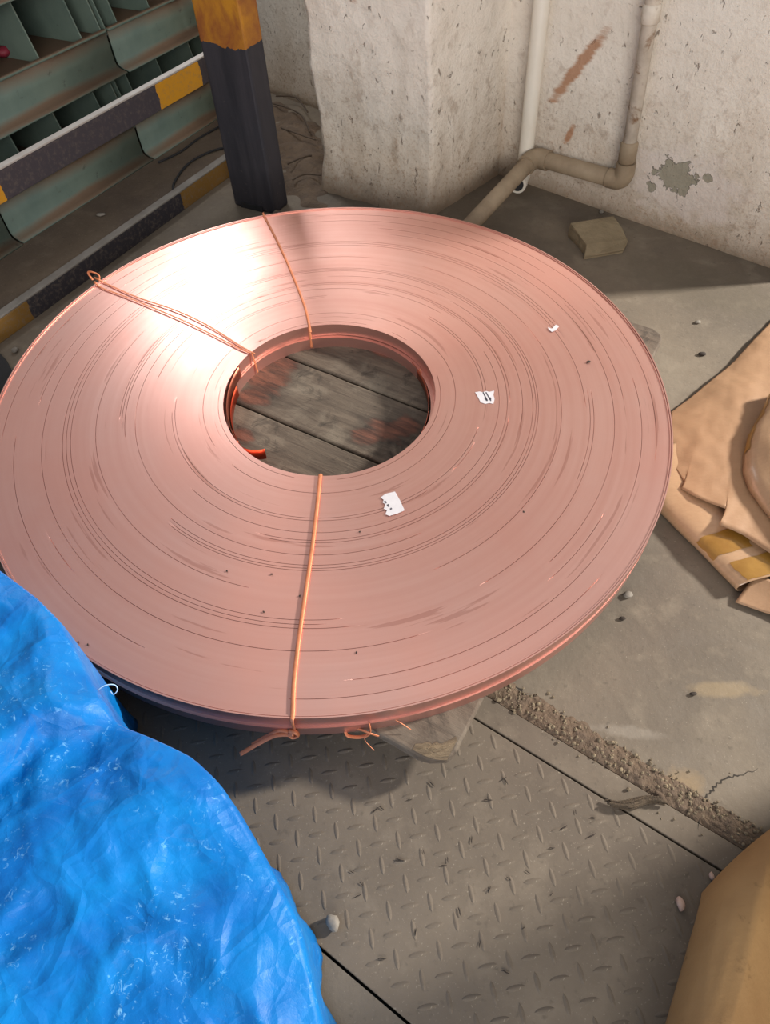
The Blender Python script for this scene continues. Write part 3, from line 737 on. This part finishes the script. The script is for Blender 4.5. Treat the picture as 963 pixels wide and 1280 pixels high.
def topz(p):
    x, y = p.x, p.y; x2 = .8*x+.6*y; y2 = (-.6*x+.8*y)*.55
    a1, b1 = vor(x2, y2, 7, 2.0); a2, b2 = vor(x2*.7, y2*1.5, 17, 5.0); a3, b3 = vor(x, y, 40, 8.0)
    z = .014*nz((x, y, 0), 3.5, 3)-.020*min(b1, .45)-.014*min(b2, .5)-.004*min(b3, .5)+.006*a1+.012
    yl = fA.y+(fB.y-fA.y)*(x-fA.x)/(fB.x-fA.x) if x < fB.x else fB.y+(fC.y-fB.y)*(x-fB.x)/(fC.x-fB.x)
    t = y-yl+.006*noise.noise(Vector((x*22, 0, 4)))
    z += .020*math.tanh(t/.010)*math.exp(-(t/.075)**2)*max(0, min(1, (fC.x+.03-x)/.06))
    return z
for j in range(NI+1):
    t = (j/NI)**.8; row = []
    for i in range(NB):
        p = cen.lerp(ring[i], t); e = max(0, (t-.90)/.10)
        row.append(Vector((p.x, p.y, p.z+topz(p)*(1-.75*e)-.004*e*e)))
    rows.append(row)
sk = [(.003, .006), (.004, .02), (.003, .05), (.001, .09), (-.001, .13), (-.003, .17), (-.004, .21), (-.005, .25), (-.004, .28), (-.002, .30)]
for k, (o_, d_) in enumerate(sk):
    row = []
    for i in range(NB):
        base = ring[i]; f = (d_/.30)
        fold = (.016*noise.noise(Vector((i*.16, .3, f*.8)))+.008*noise.noise(Vector((i*.45, 2, f))))*f
        p = base+nrm[i]*(o_+fold)
        z = base.z+topz(base)*.25*(1-f)-.004-d_/.30*(base.z-.012)*(1 if True else 0)
        row.append(Vector((p.x, p.y, max(.006, z))))
    rows.append(row)
m = MB()
for r_ in rows: m.v += r_
for j in range(len(rows)-1):
    for i in range(NB):
        i2 = (i+1) % NB; m.f.append((j*NB+i, (j+1)*NB+i, (j+1)*NB+i2, j*NB+i2))
tarp = build(m, 'tarpaulin', tb.m, smooth='all', org=(-.62, .12, 0)); tag(tarp, 'crumpled bright blue tarpaulin draped over a stack in the foreground', 'tarp')
bmx = bmesh.new(); bmx.from_mesh(tarp.data); bmesh.ops.remove_doubles(bmx, verts=bmx.verts, dist=1e-6); bmesh.ops.recalc_face_normals(bmx, faces=bmx.faces); bmx.to_mesh(tarp.data); bmx.free()
sd = tarp.modifiers.new('solid', 'SOLIDIFY'); sd.thickness = .0008; sd.offset = -1
# stray plastic fibre at the tarp edge
fb = [at(118, 866, .33), at(131, 857, .335), at(143, 856, .33), at(147, 862, .325), at(142, 868, .32), at(138, 864, .32)]
build(MB().tube(smoothpath(fb, 6), .0007, 6), 'frayed_fibre', M['fibre'], tarp, smooth='all')

# ================================================================== PIPES BY THE WALL
def elbow_path(a, b, c, r=.03, n_=7):
    d1 = (a-b).normalized(); d2 = (c-b).normalized(); out = [a]
    p0, p1 = b+d1*r, b+d2*r
    for i in range(n_+1): t = i/n_; out.append(p0*(1-t)**2+b*2*t*(1-t)+p1*t*t)
    return out+[c]
pvc = empty('drain_pipe', wl(-.13, 0, .04), 'cream plastic pipe standing upright in the corner', 'pipe')
b0 = on(661, 186, wl(0, 0, .03), wn); 
foot = wl(-.132, .045, .035)
build(MB().tube(elbow_path(wl(-.128, 3, .03), foot, foot+wn*.06+wdv*.02, .03), .024, 18), 'pipe_shaft', M['pvc'], pvc, smooth='all')
em = foot+wn*.06+wdv*.02; ed = (wn*.06+wdv*.02).normalized()
build(MB().tube([em-ed*.012, em+ed*.006], .029, 18), 'socket_rim', M['pvc'], pvc, smooth=40)
build(MB().tube([em+ed*.004, em+ed*.008], .021, 18), 'painted_bore_shade', M['black'], pvc, smooth=40)  # solid black disc painting the shade inside the pipe mouth
# horizontal dirty pipe along pillar and wall with rusty riser
hp = empty('water_pipe', wl(.1, 0, .04), 'dirty water pipe running low around the corner and up the wall', 'pipe')
zz = .112
cor = wl(-.085, zz, .035+.055)
pfoot = Vector((Pc.x, Pc.y, 0))
prn = wdv                                         # pillar's right face looks along +wdv
pst = on(588, 284, Vector((0, 0, .05)), Zv); 
endA = Vector((at(583, 289, .055).x, at(583, 289, .055).y, .06))
corA = Vector((at(668, 196, .115).x, at(668, 196, .115).y, .115))
ris = wl(.222, .125, .035)
gtop = on(823, 0, wl(0, 0, .035), wn); gdir = (gtop-on(790, 195, wl(0, 0, .035), wn)).normalized()
build(MB().tube(elbow_path(endA+(endA-corA)*.3, corA, ris-(ris-corA).normalized()*.02, .03), .0255, 16), 'low_run', M['dirtpipe'], hp, smooth='all')
cA, cB = (endA-corA).normalized(), (ris-corA).normalized()
build(MB().tube(elbow_path(corA+cA*.055, corA, corA+cB*.055, .032), .031, 16), 'corner_elbow', M['dirtpipe'], hp, smooth=50)
rb = ris+Vector((0, 0, .0))
build(MB().tube(elbow_path(ris-cB*.05, rb, rb+gdir*.055, .03), .0285, 16), 'riser_elbow', M['dirtpipe'], hp, smooth=50)
build(MB().tube([rb+gdir*.04, rb+gdir*1.2, rb+gdir*2.4], .0195, 14), 'riser', M['gi'], hp, smooth='all')
build(MB().tube([rb+gdir*.055, rb+gdir*.06, rb+gdir*.11, rb+gdir*.115], [.021, .0255, .0255, .021], 14), 'socket', M['dirtpipe'], hp, smooth=50)
sg = rb+gdir*((on(819, 18, wl(0, 0, .035), wn)-rb).dot(gdir))
build(MB().tube([sg-gdir*.022, sg-gdir*.018, sg+gdir*.018, sg+gdir*.022], [.02, .024, .024, .02], 14), 'socket', M['gi'], hp, smooth=50)
build(MB().box(wl(.06, .098, -.006), wdv*.014, wn*.045, Zv*.03), 'pipe_clip', M['dirtpipe'], hp, bevel=.004)

# ================================================================== STONES AND DEBRIS
# wedge-shaped sandstone block
top = [(713, 279, .045), (740, 274, .046), (768, 270, .043), (778, 285, .032), (785, 299, .022), (780, 311, .013), (748, 317, .012), (731, 319, .014), (733, 306, .030), (724, 292, .040)]
Pt = [at(*t) for t in top]
cen_s = sum(Pt, Vector())/len(Pt); cen_s.z = 0
n_ = len(Pt); layers = []
for zf, k in ((0, 1.01), (.3, 1.02), (.75, 1.01), (1.0, .985)):
    layers.append([Vector((cen_s.x+(p.x-cen_s.x)*k+.005*nz(p, 40, zf*9), cen_s.y+(p.y-cen_s.y)*k+.005*nz(p, 40, 5+zf*9), p.z*zf+(.003*nz(p, 25, 3) if zf == 1 else 0))) for p in Pt])
m2 = MB()
for L_ in layers: m2.v += L_
for j in range(3):
    for i in range(n_): m2.f.append((j*n_+i, j*n_+(i+1) % n_, (j+1)*n_+(i+1) % n_, (j+1)*n_+i))
m2.f += [tuple(range(n_-1, -1, -1)), tuple(3*n_+i for i in range(n_))]
if m2.v: 
    nn_ = Vector((0, 0, 0))
    for i in range(n_): nn_ += (Pt[i]-Pt[0]).cross(Pt[(i+1) % n_]-Pt[0])
    if nn_.z < 0: m2.f = [tuple(reversed(f)) for f in m2.f]
st_ = build(m2, 'stone_block', M['stone'], bevel=.004); tag(st_, 'broken wedge-shaped sandstone block on the floor near the wall', 'stone')
def pebble(px, py, r, sq, name, mat, label, cat='pebble', z=0.0, rot=0.0, group=None):
    o = build(lump(at(px, py, z), r, sq, px*.1, .3, 2, rot), name, M[mat], smooth='all'); return tag(o, label, cat, group)
pebble(417, 1155, .010, (.9, 1.3, .8), 'pebble', 'pebble', 'smooth grey pebble on the plate beside the blue tarp', rot=.5)
pebble(850, 1131, .0075, (.8, 1.3, .8), 'pebble', 'brownstone', 'pinkish pebble in the shade beside the tan beam')
pebble(889, 1096, .0045, (.8, 1.2, .8), 'pebble', 'brownstone', 'tiny pale pebble tucked against the end of the tan beam')
pebble(785, 745, .008, (1.2, .9, .6), 'pebble', 'pebble', 'pale grey stone chip on the floor right of the coil')
pebble(778, 774, .005, (1.2, .8, .6), 'dark_pebble', 'splinter', 'small black pebble on the floor right of the coil')
pebble(878, 444, .008, (1.3, .8, .5), 'dark_pebble', 'splinter', 'small dark pebble on the floor above the kraft paper')
pebble(872, 404, .007, (1.3, .8, .5), 'pebble', 'pebble', 'white stone chip on the floor between the stone and the kraft paper')
pebble(20, 440, .009, (1, 1, .8), 'pebble', 'pebble', 'white pebble on the floor between kerb and coil')
pebble(752, 267, .008, (1, 1, .8), 'pebble', 'pebble', 'small grey pebble behind the sandstone block')
pebble(127, 270, .010, (1.6, .8, .5), 'pebble', 'pebble', 'pale chip on the plinth before the green bins', z=.05)
pebble(820, 872, .0, (1, 1, 1), 'x', 'pebble', '') if False else None
pebble(866, 868, .004, (1.6, .9, .7), 'dark_pebble', 'splinter', 'tiny dark pebble on the sandy patch of the floor')
# frayed dark fibre bundle bridging plate and strip
P0, P1 = at(763, 1005, .004), at(828, 1003, .004)
rt = MB()
for i in range(7):
    off = Vector((random.gauss(0, .003), random.gauss(0, .003), abs(random.gauss(0, .002))))
    rt.tube(smoothpath([P0+off+Vector((random.uniform(-.006, .004), 0, 0)), P0.lerp(P1, .3)+off*1.3+Vector((0, -.006, .002)), P0.lerp(P1, .7)+off+Vector((0, .002, .001)), P1+off*1.6], 6), .0022, 6)
tag(build(rt, 'fibre_bundle', M['rope'], smooth='all'), 'frayed dark fibre bundle lying across the steel strip', 'fibre')
# fine splinters on the plate
rs = random.Random(21)
spots = [(630, 974), (633, 977), (470, 1013), (477, 1010), (560, 1075), (555, 1082), (530, 1065), (636, 1098), (690, 1118), (478, 1198), (632, 1215), (512, 1000), (720, 1015), (742, 1022), (705, 1035), (740, 1045), (590, 1050), (612, 1112), (655, 1160), (440, 1090), (452, 1105), (610, 1000), (540, 980), (575, 1140), (448, 1120), (660, 1090), (500, 1075), (600, 1180), (520, 1165), (690, 1060)]
sm = MB().tube([(-.007, 0, .0012), (-.002, .0006, .0016), (.003, -.0003, .0014), (.007, .0005, .001)], [.0005, .0011, .001, .0004], 6).mesh('splinter', M['splinter'])
for x_, y_ in spots:
    o = bpy.data.objects.new('splinter', sm); COL.objects.link(o); o.location = at(x_, y_, .0008); o.rotation_euler.z = rs.uniform(0, 3.1); k = rs.uniform(.45, 1.05); o.scale = (k, k, k)
    tag(o, 'tiny dark splinter lying on the dusty checkered plate', 'splinter', 'splinters on the checkered plate')
fl = lump((0, 0, 0), .0026, (1.3, .8, .5), 2, .4, 1).mesh('copper_chip', M['splinter'])
for x_, y_ in [(736, 453), (450, 665), (284, 714), (340, 718), (98, 803), (110, 806), (446, 816), (330, 765), (375, 745), (655, 640)]:
    c_ = cpt(x_, y_, .0); o = bpy.data.objects.new('dirt_speck', fl); COL.objects.link(o); o.location = cw(c_.x, c_.y, .0004); o.rotation_euler.z = rs.uniform(0, 3)
    k = 1.5 if (x_, y_) == (736, 453) else .7; o.scale = (k, k, k)
    tag(o, 'dark dirt speck lying on the upper copper coil', 'speck', 'dirt specks on the coil')
# loose dirt with twigs behind the post
m = MB().grid(lambda u_, v: (lambda p: Vector((p.x, p.y, -.012+.035*(max(0, math.sin(math.pi*min(1, max(0, u_)))*math.sin(math.pi*min(1, v*1.02))))**.6+.022*noise.noise(Vector((p.x*14, p.y*14, 1))))))(at(350, 262).lerp(at(425, 262), u_).lerp((bL+wn*.03-wdv*.12).lerp(bL+wn*.03+wdv*.3, u_), v)), 36, 60)
tag(build(m, 'dirt_heap', M['dirt'], smooth='all'), 'loose brown dirt swept between the striped post and the pillar', 'dirt', kind='stuff')
for k, pts in enumerate([[(336, 128), (360, 135), (378, 145), (388, 165)], [(352, 160), (375, 168), (395, 175)], [(360, 205), (380, 196), (390, 194)], [(366, 225), (380, 218), (402, 219)], [(345, 120), (370, 122), (385, 140)]]):
    tag(build(MB().tube(smoothpath([at(x_, y_, .03) for x_, y_ in pts], 6), .0032, 6), 'twig', M['twig'], smooth='all'),
        ['long curved twig nearest the back wall beside the pillar', 'short straight twig in the dirt beside the pillar', 'thin twig halfway between post and pillar', 'twig closest to the coil between post and pillar', 'bent twig lying against the foot of the back wall'][k], 'twig')
for k, pts in enumerate([[(198, 203), (225, 190), (250, 172), (280, 155)], [(217, 240), (218, 228), (235, 205), (262, 190), (290, 182)]]):
    tag(build(MB().tube(smoothpath([at(x_, y_, .055) for x_, y_ in pts], 6), .004, 6), 'cable', M['black'], smooth='all'),
        ['thin black cable along the foot of the bins', 'thin black cable curving over the plinth to the kerb'][k], 'cable')
# dark rubber piece by the lower-left floor
m = MB().prism([at(-60, 492, .0), at(0, 442, .0), at(9, 452, .0), at(19, 470, .0), at(0, 520, .0), at(-60, 560, .0)], (0, 0, .006))
tag(build(m, 'rubber_mat', M['black'], bevel=.002), 'black rubber mat corner between kerb and coil at left edge', 'mat')

# ================================================================== KRAFT PAPER
def poly_eval(P, t):
    d = [0]
    for i in range(1, len(P)): d.append(d[-1]+(P[i]-P[i-1]).length)
    x_ = t*d[-1]
    for i in range(len(P)-1):
        if x_ <= d[i+1] or i == len(P)-2: return P[i].lerp(P[i+1], (x_-d[i])/max(1e-9, d[i+1]-d[i]))
def sheet(name, lo, hi, zf, nu, nv, mat, label, parent=None, base=None):
    lo = [at(*p) for p in lo]; hi = [at(*p) for p in hi]; base = [at(*p) for p in base] if base else lo
    def f(u_, v):
        b0_ = poly_eval(base, u_); p = b0_.lerp(poly_eval(hi, u_), v)+(poly_eval(lo, u_)-b0_)*(1-v)**9; return Vector((p.x, p.y, p.z+zf(u_, v, p)))
    o = build(MB().grid(f, nu, nv), name, mat, parent, smooth='all')
    s_ = o.modifiers.new('solid', 'SOLIDIFY'); s_.thickness = .0012; s_.offset = 0
    if parent is None: tag(o, label, 'paper', 'kraft paper wrappings on the floor')
    return o, f
# lowest: glossy folded sheet with rolled edge
bA, bB = at(822, 640), at(921, 741); bd = (bB-bA).normalized(); bq = Vector((-bd.y, bd.x, 0))
if bq.x < 0: bq = -bq
prf = [(.05, .003), (.02, .0025), (.004, .004), (-.004, .012), (-.003, .021), (.006, .028), (.022, .033), (.05, .036), (.09, .036), (.14, .033), (.2, .028)]
prf = smoothpath([Vector((a, b, 0)) for a, b in prf], 5)
def fB_(u_, v):
    k = v*(len(prf)-1); i = min(int(k), len(prf)-2); q = prf[i].lerp(prf[i+1], k-i)
    L0 = (bB-bA).length
    slant = q.x*.25*u_
    p = bA-bd*.12+bd*((L0+.12)*u_+slant)+bq*q.x
    return Vector((p.x, p.y, q.y+.0025*nz((p.x, p.y, 0), 14, 2)))
o = build(MB().grid(fB_, 60, 50), 'folded_paper', M['kraft_gloss'], smooth='all'); tag(o, 'glossy kraft paper with rolled edge and yellow tape beside the coil', 'paper', 'kraft paper wrappings on the floor')
s_ = o.modifiers.new('solid', 'SOLIDIFY'); s_.thickness = .0012; s_.offset = 0
def tapepatch(u0, u1, v0, v1, seed):
    def f(a, b):
        u_ = u0+(u1-u0)*a+.012*nz((b*3, seed, 0), 1.3); v = v0+(v1-v0)*b+.03*nz((a*4, seed, 5), 1.1)
        p = fB_(u_, v); return p+Vector((-.0005, 0, .0016))
    build(MB().grid(f, 14, 14), 'tape', M['tape'], o, smooth='all')
tapepatch(.66, .80, .40, .78, 1.0); tapepatch(.86, .99, .55, .85, 7.0)
# small flat corner sheet
sheet('kraft_sheet', [(919, 753, .006), (963, 768, .008), (1040, 800, .01)], [(946, 716, .03), (985, 735, .03), (1060, 770, .03)], lambda u_, v, p: .003*nz(p, 12, 4), 24, 12, M['kraft'], 'kraft paper corner at the lower right edge of the heap')
# large upper sheet with torn notches
loE = [(839, 571, .030), (846, 588, .034), (857, 604, .040), (851, 610, .040), (868, 620, .044), (910, 637, .050), (899, 655, .052), (930, 668, .05), (963, 691, .05), (1060, 745, .05)]
hiE = [(838, 517, .012), (884, 481, .010), (918, 452, .010), (940, 428, .010), (963, 403, .010), (1060, 318, .01)]
sheet('kraft_sheet', loE, hiE, lambda u_, v, p: .014*math.sin(math.pi*v)*(.6+.4*math.sin(u_*5))+.005*nz(p, 9, 4)+.0018*nz(p, 35, 2), 110, 60, M['kraft'], 'large torn kraft paper sheet spread beside the coil', base=[(838, 570, .03), (858, 602, .040), (905, 646, .05), (963, 690, .05), (1060, 745, .05)])
# flap folded under its torn edge
sheet('kraft_sheet', [(836, 592, .02), (842, 607, .022), (858, 622, .026), (890, 650, .028), (902, 660, .03)], [(838, 560, .024), (856, 585, .03), (880, 610, .032), (910, 630, .034), (925, 650, .036)], lambda u_, v, p: .002*nz(p, 20, 3), 30, 10, M['kraft'], 'darker kraft flap tucked under the large torn sheet')
# uppermost curled piece at the right
sheet('kraft_sheet', [(930, 588, .055), (934, 610, .055), (948, 632, .058), (963, 652, .06), (1010, 715, .06)], [(934, 548, .060), (948, 522, .066), (963, 494, .07), (1000, 440, .07), (1060, 380, .07)],
      lambda u_, v, p: .0, 4, 4, M['kraft'], 'x') if False else None
def fD(u_, v):
    le = [at(*q) for q in [(963, 492, .062), (950, 520, .060), (936, 545, .058), (930, 570, .056), (929, 592, .055), (936, 612, .055), (950, 632, .056), (966, 652, .056), (1000, 700, .056)]]
    p = poly_eval(le, u_); inn = Vector((.86, .22, 0)).normalized()
    w_ = .30*v
    z = p.z+.035*(1-(1-min(1, v/.22))**2)+.008*nz((p.x+inn.x*w_, p.y+inn.y*w_, 0), 13, 6)*min(1, v*5)
    return Vector((p.x+inn.x*w_-.006*math.sin(math.pi*min(1, v/.12)), p.y+inn.y*w_, z))
oD = build(MB().grid(fD, 50, 40), 'curled_paper', M['kraft_gloss'], smooth='all'); tag(oD, 'curled kraft paper with tape-edged fold topmost at right edge', 'paper', 'kraft paper wrappings on the floor')
s_ = oD.modifiers.new('solid', 'SOLIDIFY'); s_.thickness = .0012; s_.offset = 0
build(MB().grid(lambda a, b: fD(.0+.44*a, .0+(.05+.03*nz((a*5, 0, 0), 1.5))*b)+Vector((-.0012, 0, .0022)), 40, 6), 'tape', M['tape'], oD, smooth='all')

# ================================================================== TAN BEAM, lower right
rA, rB = at(886, 1094), at(832, 1280); rd = (rA-rB).normalized(); rq = Vector((rd.y, -rd.x, 0))
if rq.x < 0: rq = -rq
sec = [(0, 0), (-.003, .02), (.001, .042), (.009, .060), (.022, .074), (.038, .082), (.050, .085), (.057, .083), (.070, .074), (.095, .052), (.118, .026), (.124, .0)]
m = MB(); NL = 80; ns = len(sec); sec_s = smoothpath([Vector((a, b, 0)) for a, b in sec], 4); ns = len(sec_s)
Lr = .75
for j in range(NL+1):
    t = j/NL; x_ = -Lr+(Lr+.0)*t; k = 1.0; endk = max(0, (t-.86)/.14)
    for i, q in enumerate(sec_s):
        a = q.x/.070
        # rounded, slanting far end
        ext = .125*min(a, 1.15)*endk-.022*endk*max(0, 1-a)**3
        zz_ = q.y*max(.16, math.sqrt(max(0, 1-endk**2.2)))
        p = rA+rd*(x_+ext)+rq*(q.x*(1-.0*endk))+Zv*(zz_+.0015*nz((t*9, a*4, 0), 2))
        m.v.append(p)
for j in range(NL):
    for i in range(ns-1): a = j*ns+i; m.f.append((a, a+1, a+ns+1, a+ns))
m.f.append(tuple(NL*ns+i for i in range(ns))); m.f.append(tuple(reversed(range(ns))))
bo = build(m, 'rounded_beam', M['beam'], smooth=60); tag(bo, 'tan rounded beam-like block lying in the lower right corner', 'beam')
bmx = bmesh.new(); bmx.from_mesh(bo.data); bmesh.ops.recalc_face_normals(bmx, faces=bmx.faces); bmx.to_mesh(bo.data); bmx.free()

# ================================================================== UNSEEN CARTON added right of the frame to cast the floor shadow
cbx = empty('shadow_carton', (1.1, .15, 0), 'unseen cardboard box added to shade the floor by the tan beam', 'shadow_carton')
M['card'] = simple('cardboard', '#a78560', '#96754f', 8, .8)
cu = Vector((.93, .35, 0)).normalized(); cv_ = Vector((cu.y, -cu.x, 0)); c0 = Vector((.72, .345, 0))
build(MB().box(c0+Zv*.001, cu*.6, cv_*.75, Zv*.52), 'shadow_carton_body', M['card'], cbx, bevel=.004)
build(MB().box(c0+Zv*.5215, cu*.298, cv_*.75, Zv*.004), 'flap', M['card'], cbx); build(MB().box(c0+cu*.302+Zv*.5215, cu*.298, cv_*.75, Zv*.004), 'flap', M['card'], cbx)
build(MB().box(c0+cu*.27+Zv*.526, cu*.06, cv_*.75, Zv*.0006), 'tape', M['tape'], cbx)
# cracks in the concrete
def crack(pix, w, name='crack'):
    P = smoothpath([at(x_, y_, 0) for x_, y_ in pix], 7); m = MB(); rr_ = random.Random(len(pix)*7)
    n_ = len(P); L_, R_ = [], []
    for i, p in enumerate(P):
        t = (P[min(i+1, n_-1)]-P[max(i-1, 0)]).normalized(); c = Vector((-t.y, t.x, 0)); k = w*(.4+rr_.random())*math.sin(math.pi*(i+.6)/(n_+.2)); j = c*rr_.gauss(0, w*.8)
        L_.append(p+c*k+j); R_.append(p-c*k+j)
    m.v = [p+Zv*.0004 for p in L_+R_]; m.f = [(i, i+1, n_+i+1, n_+i) for i in range(n_-1)]
    build(m, name, M['pit'], floor)
crack([(873, 1038), (876, 1015), (880, 1000), (893, 985), (905, 975), (925, 968), (950, 962)], .0016)
crack([(598, 850), (625, 852), (650, 862), (668, 880), (672, 884)], .0014)
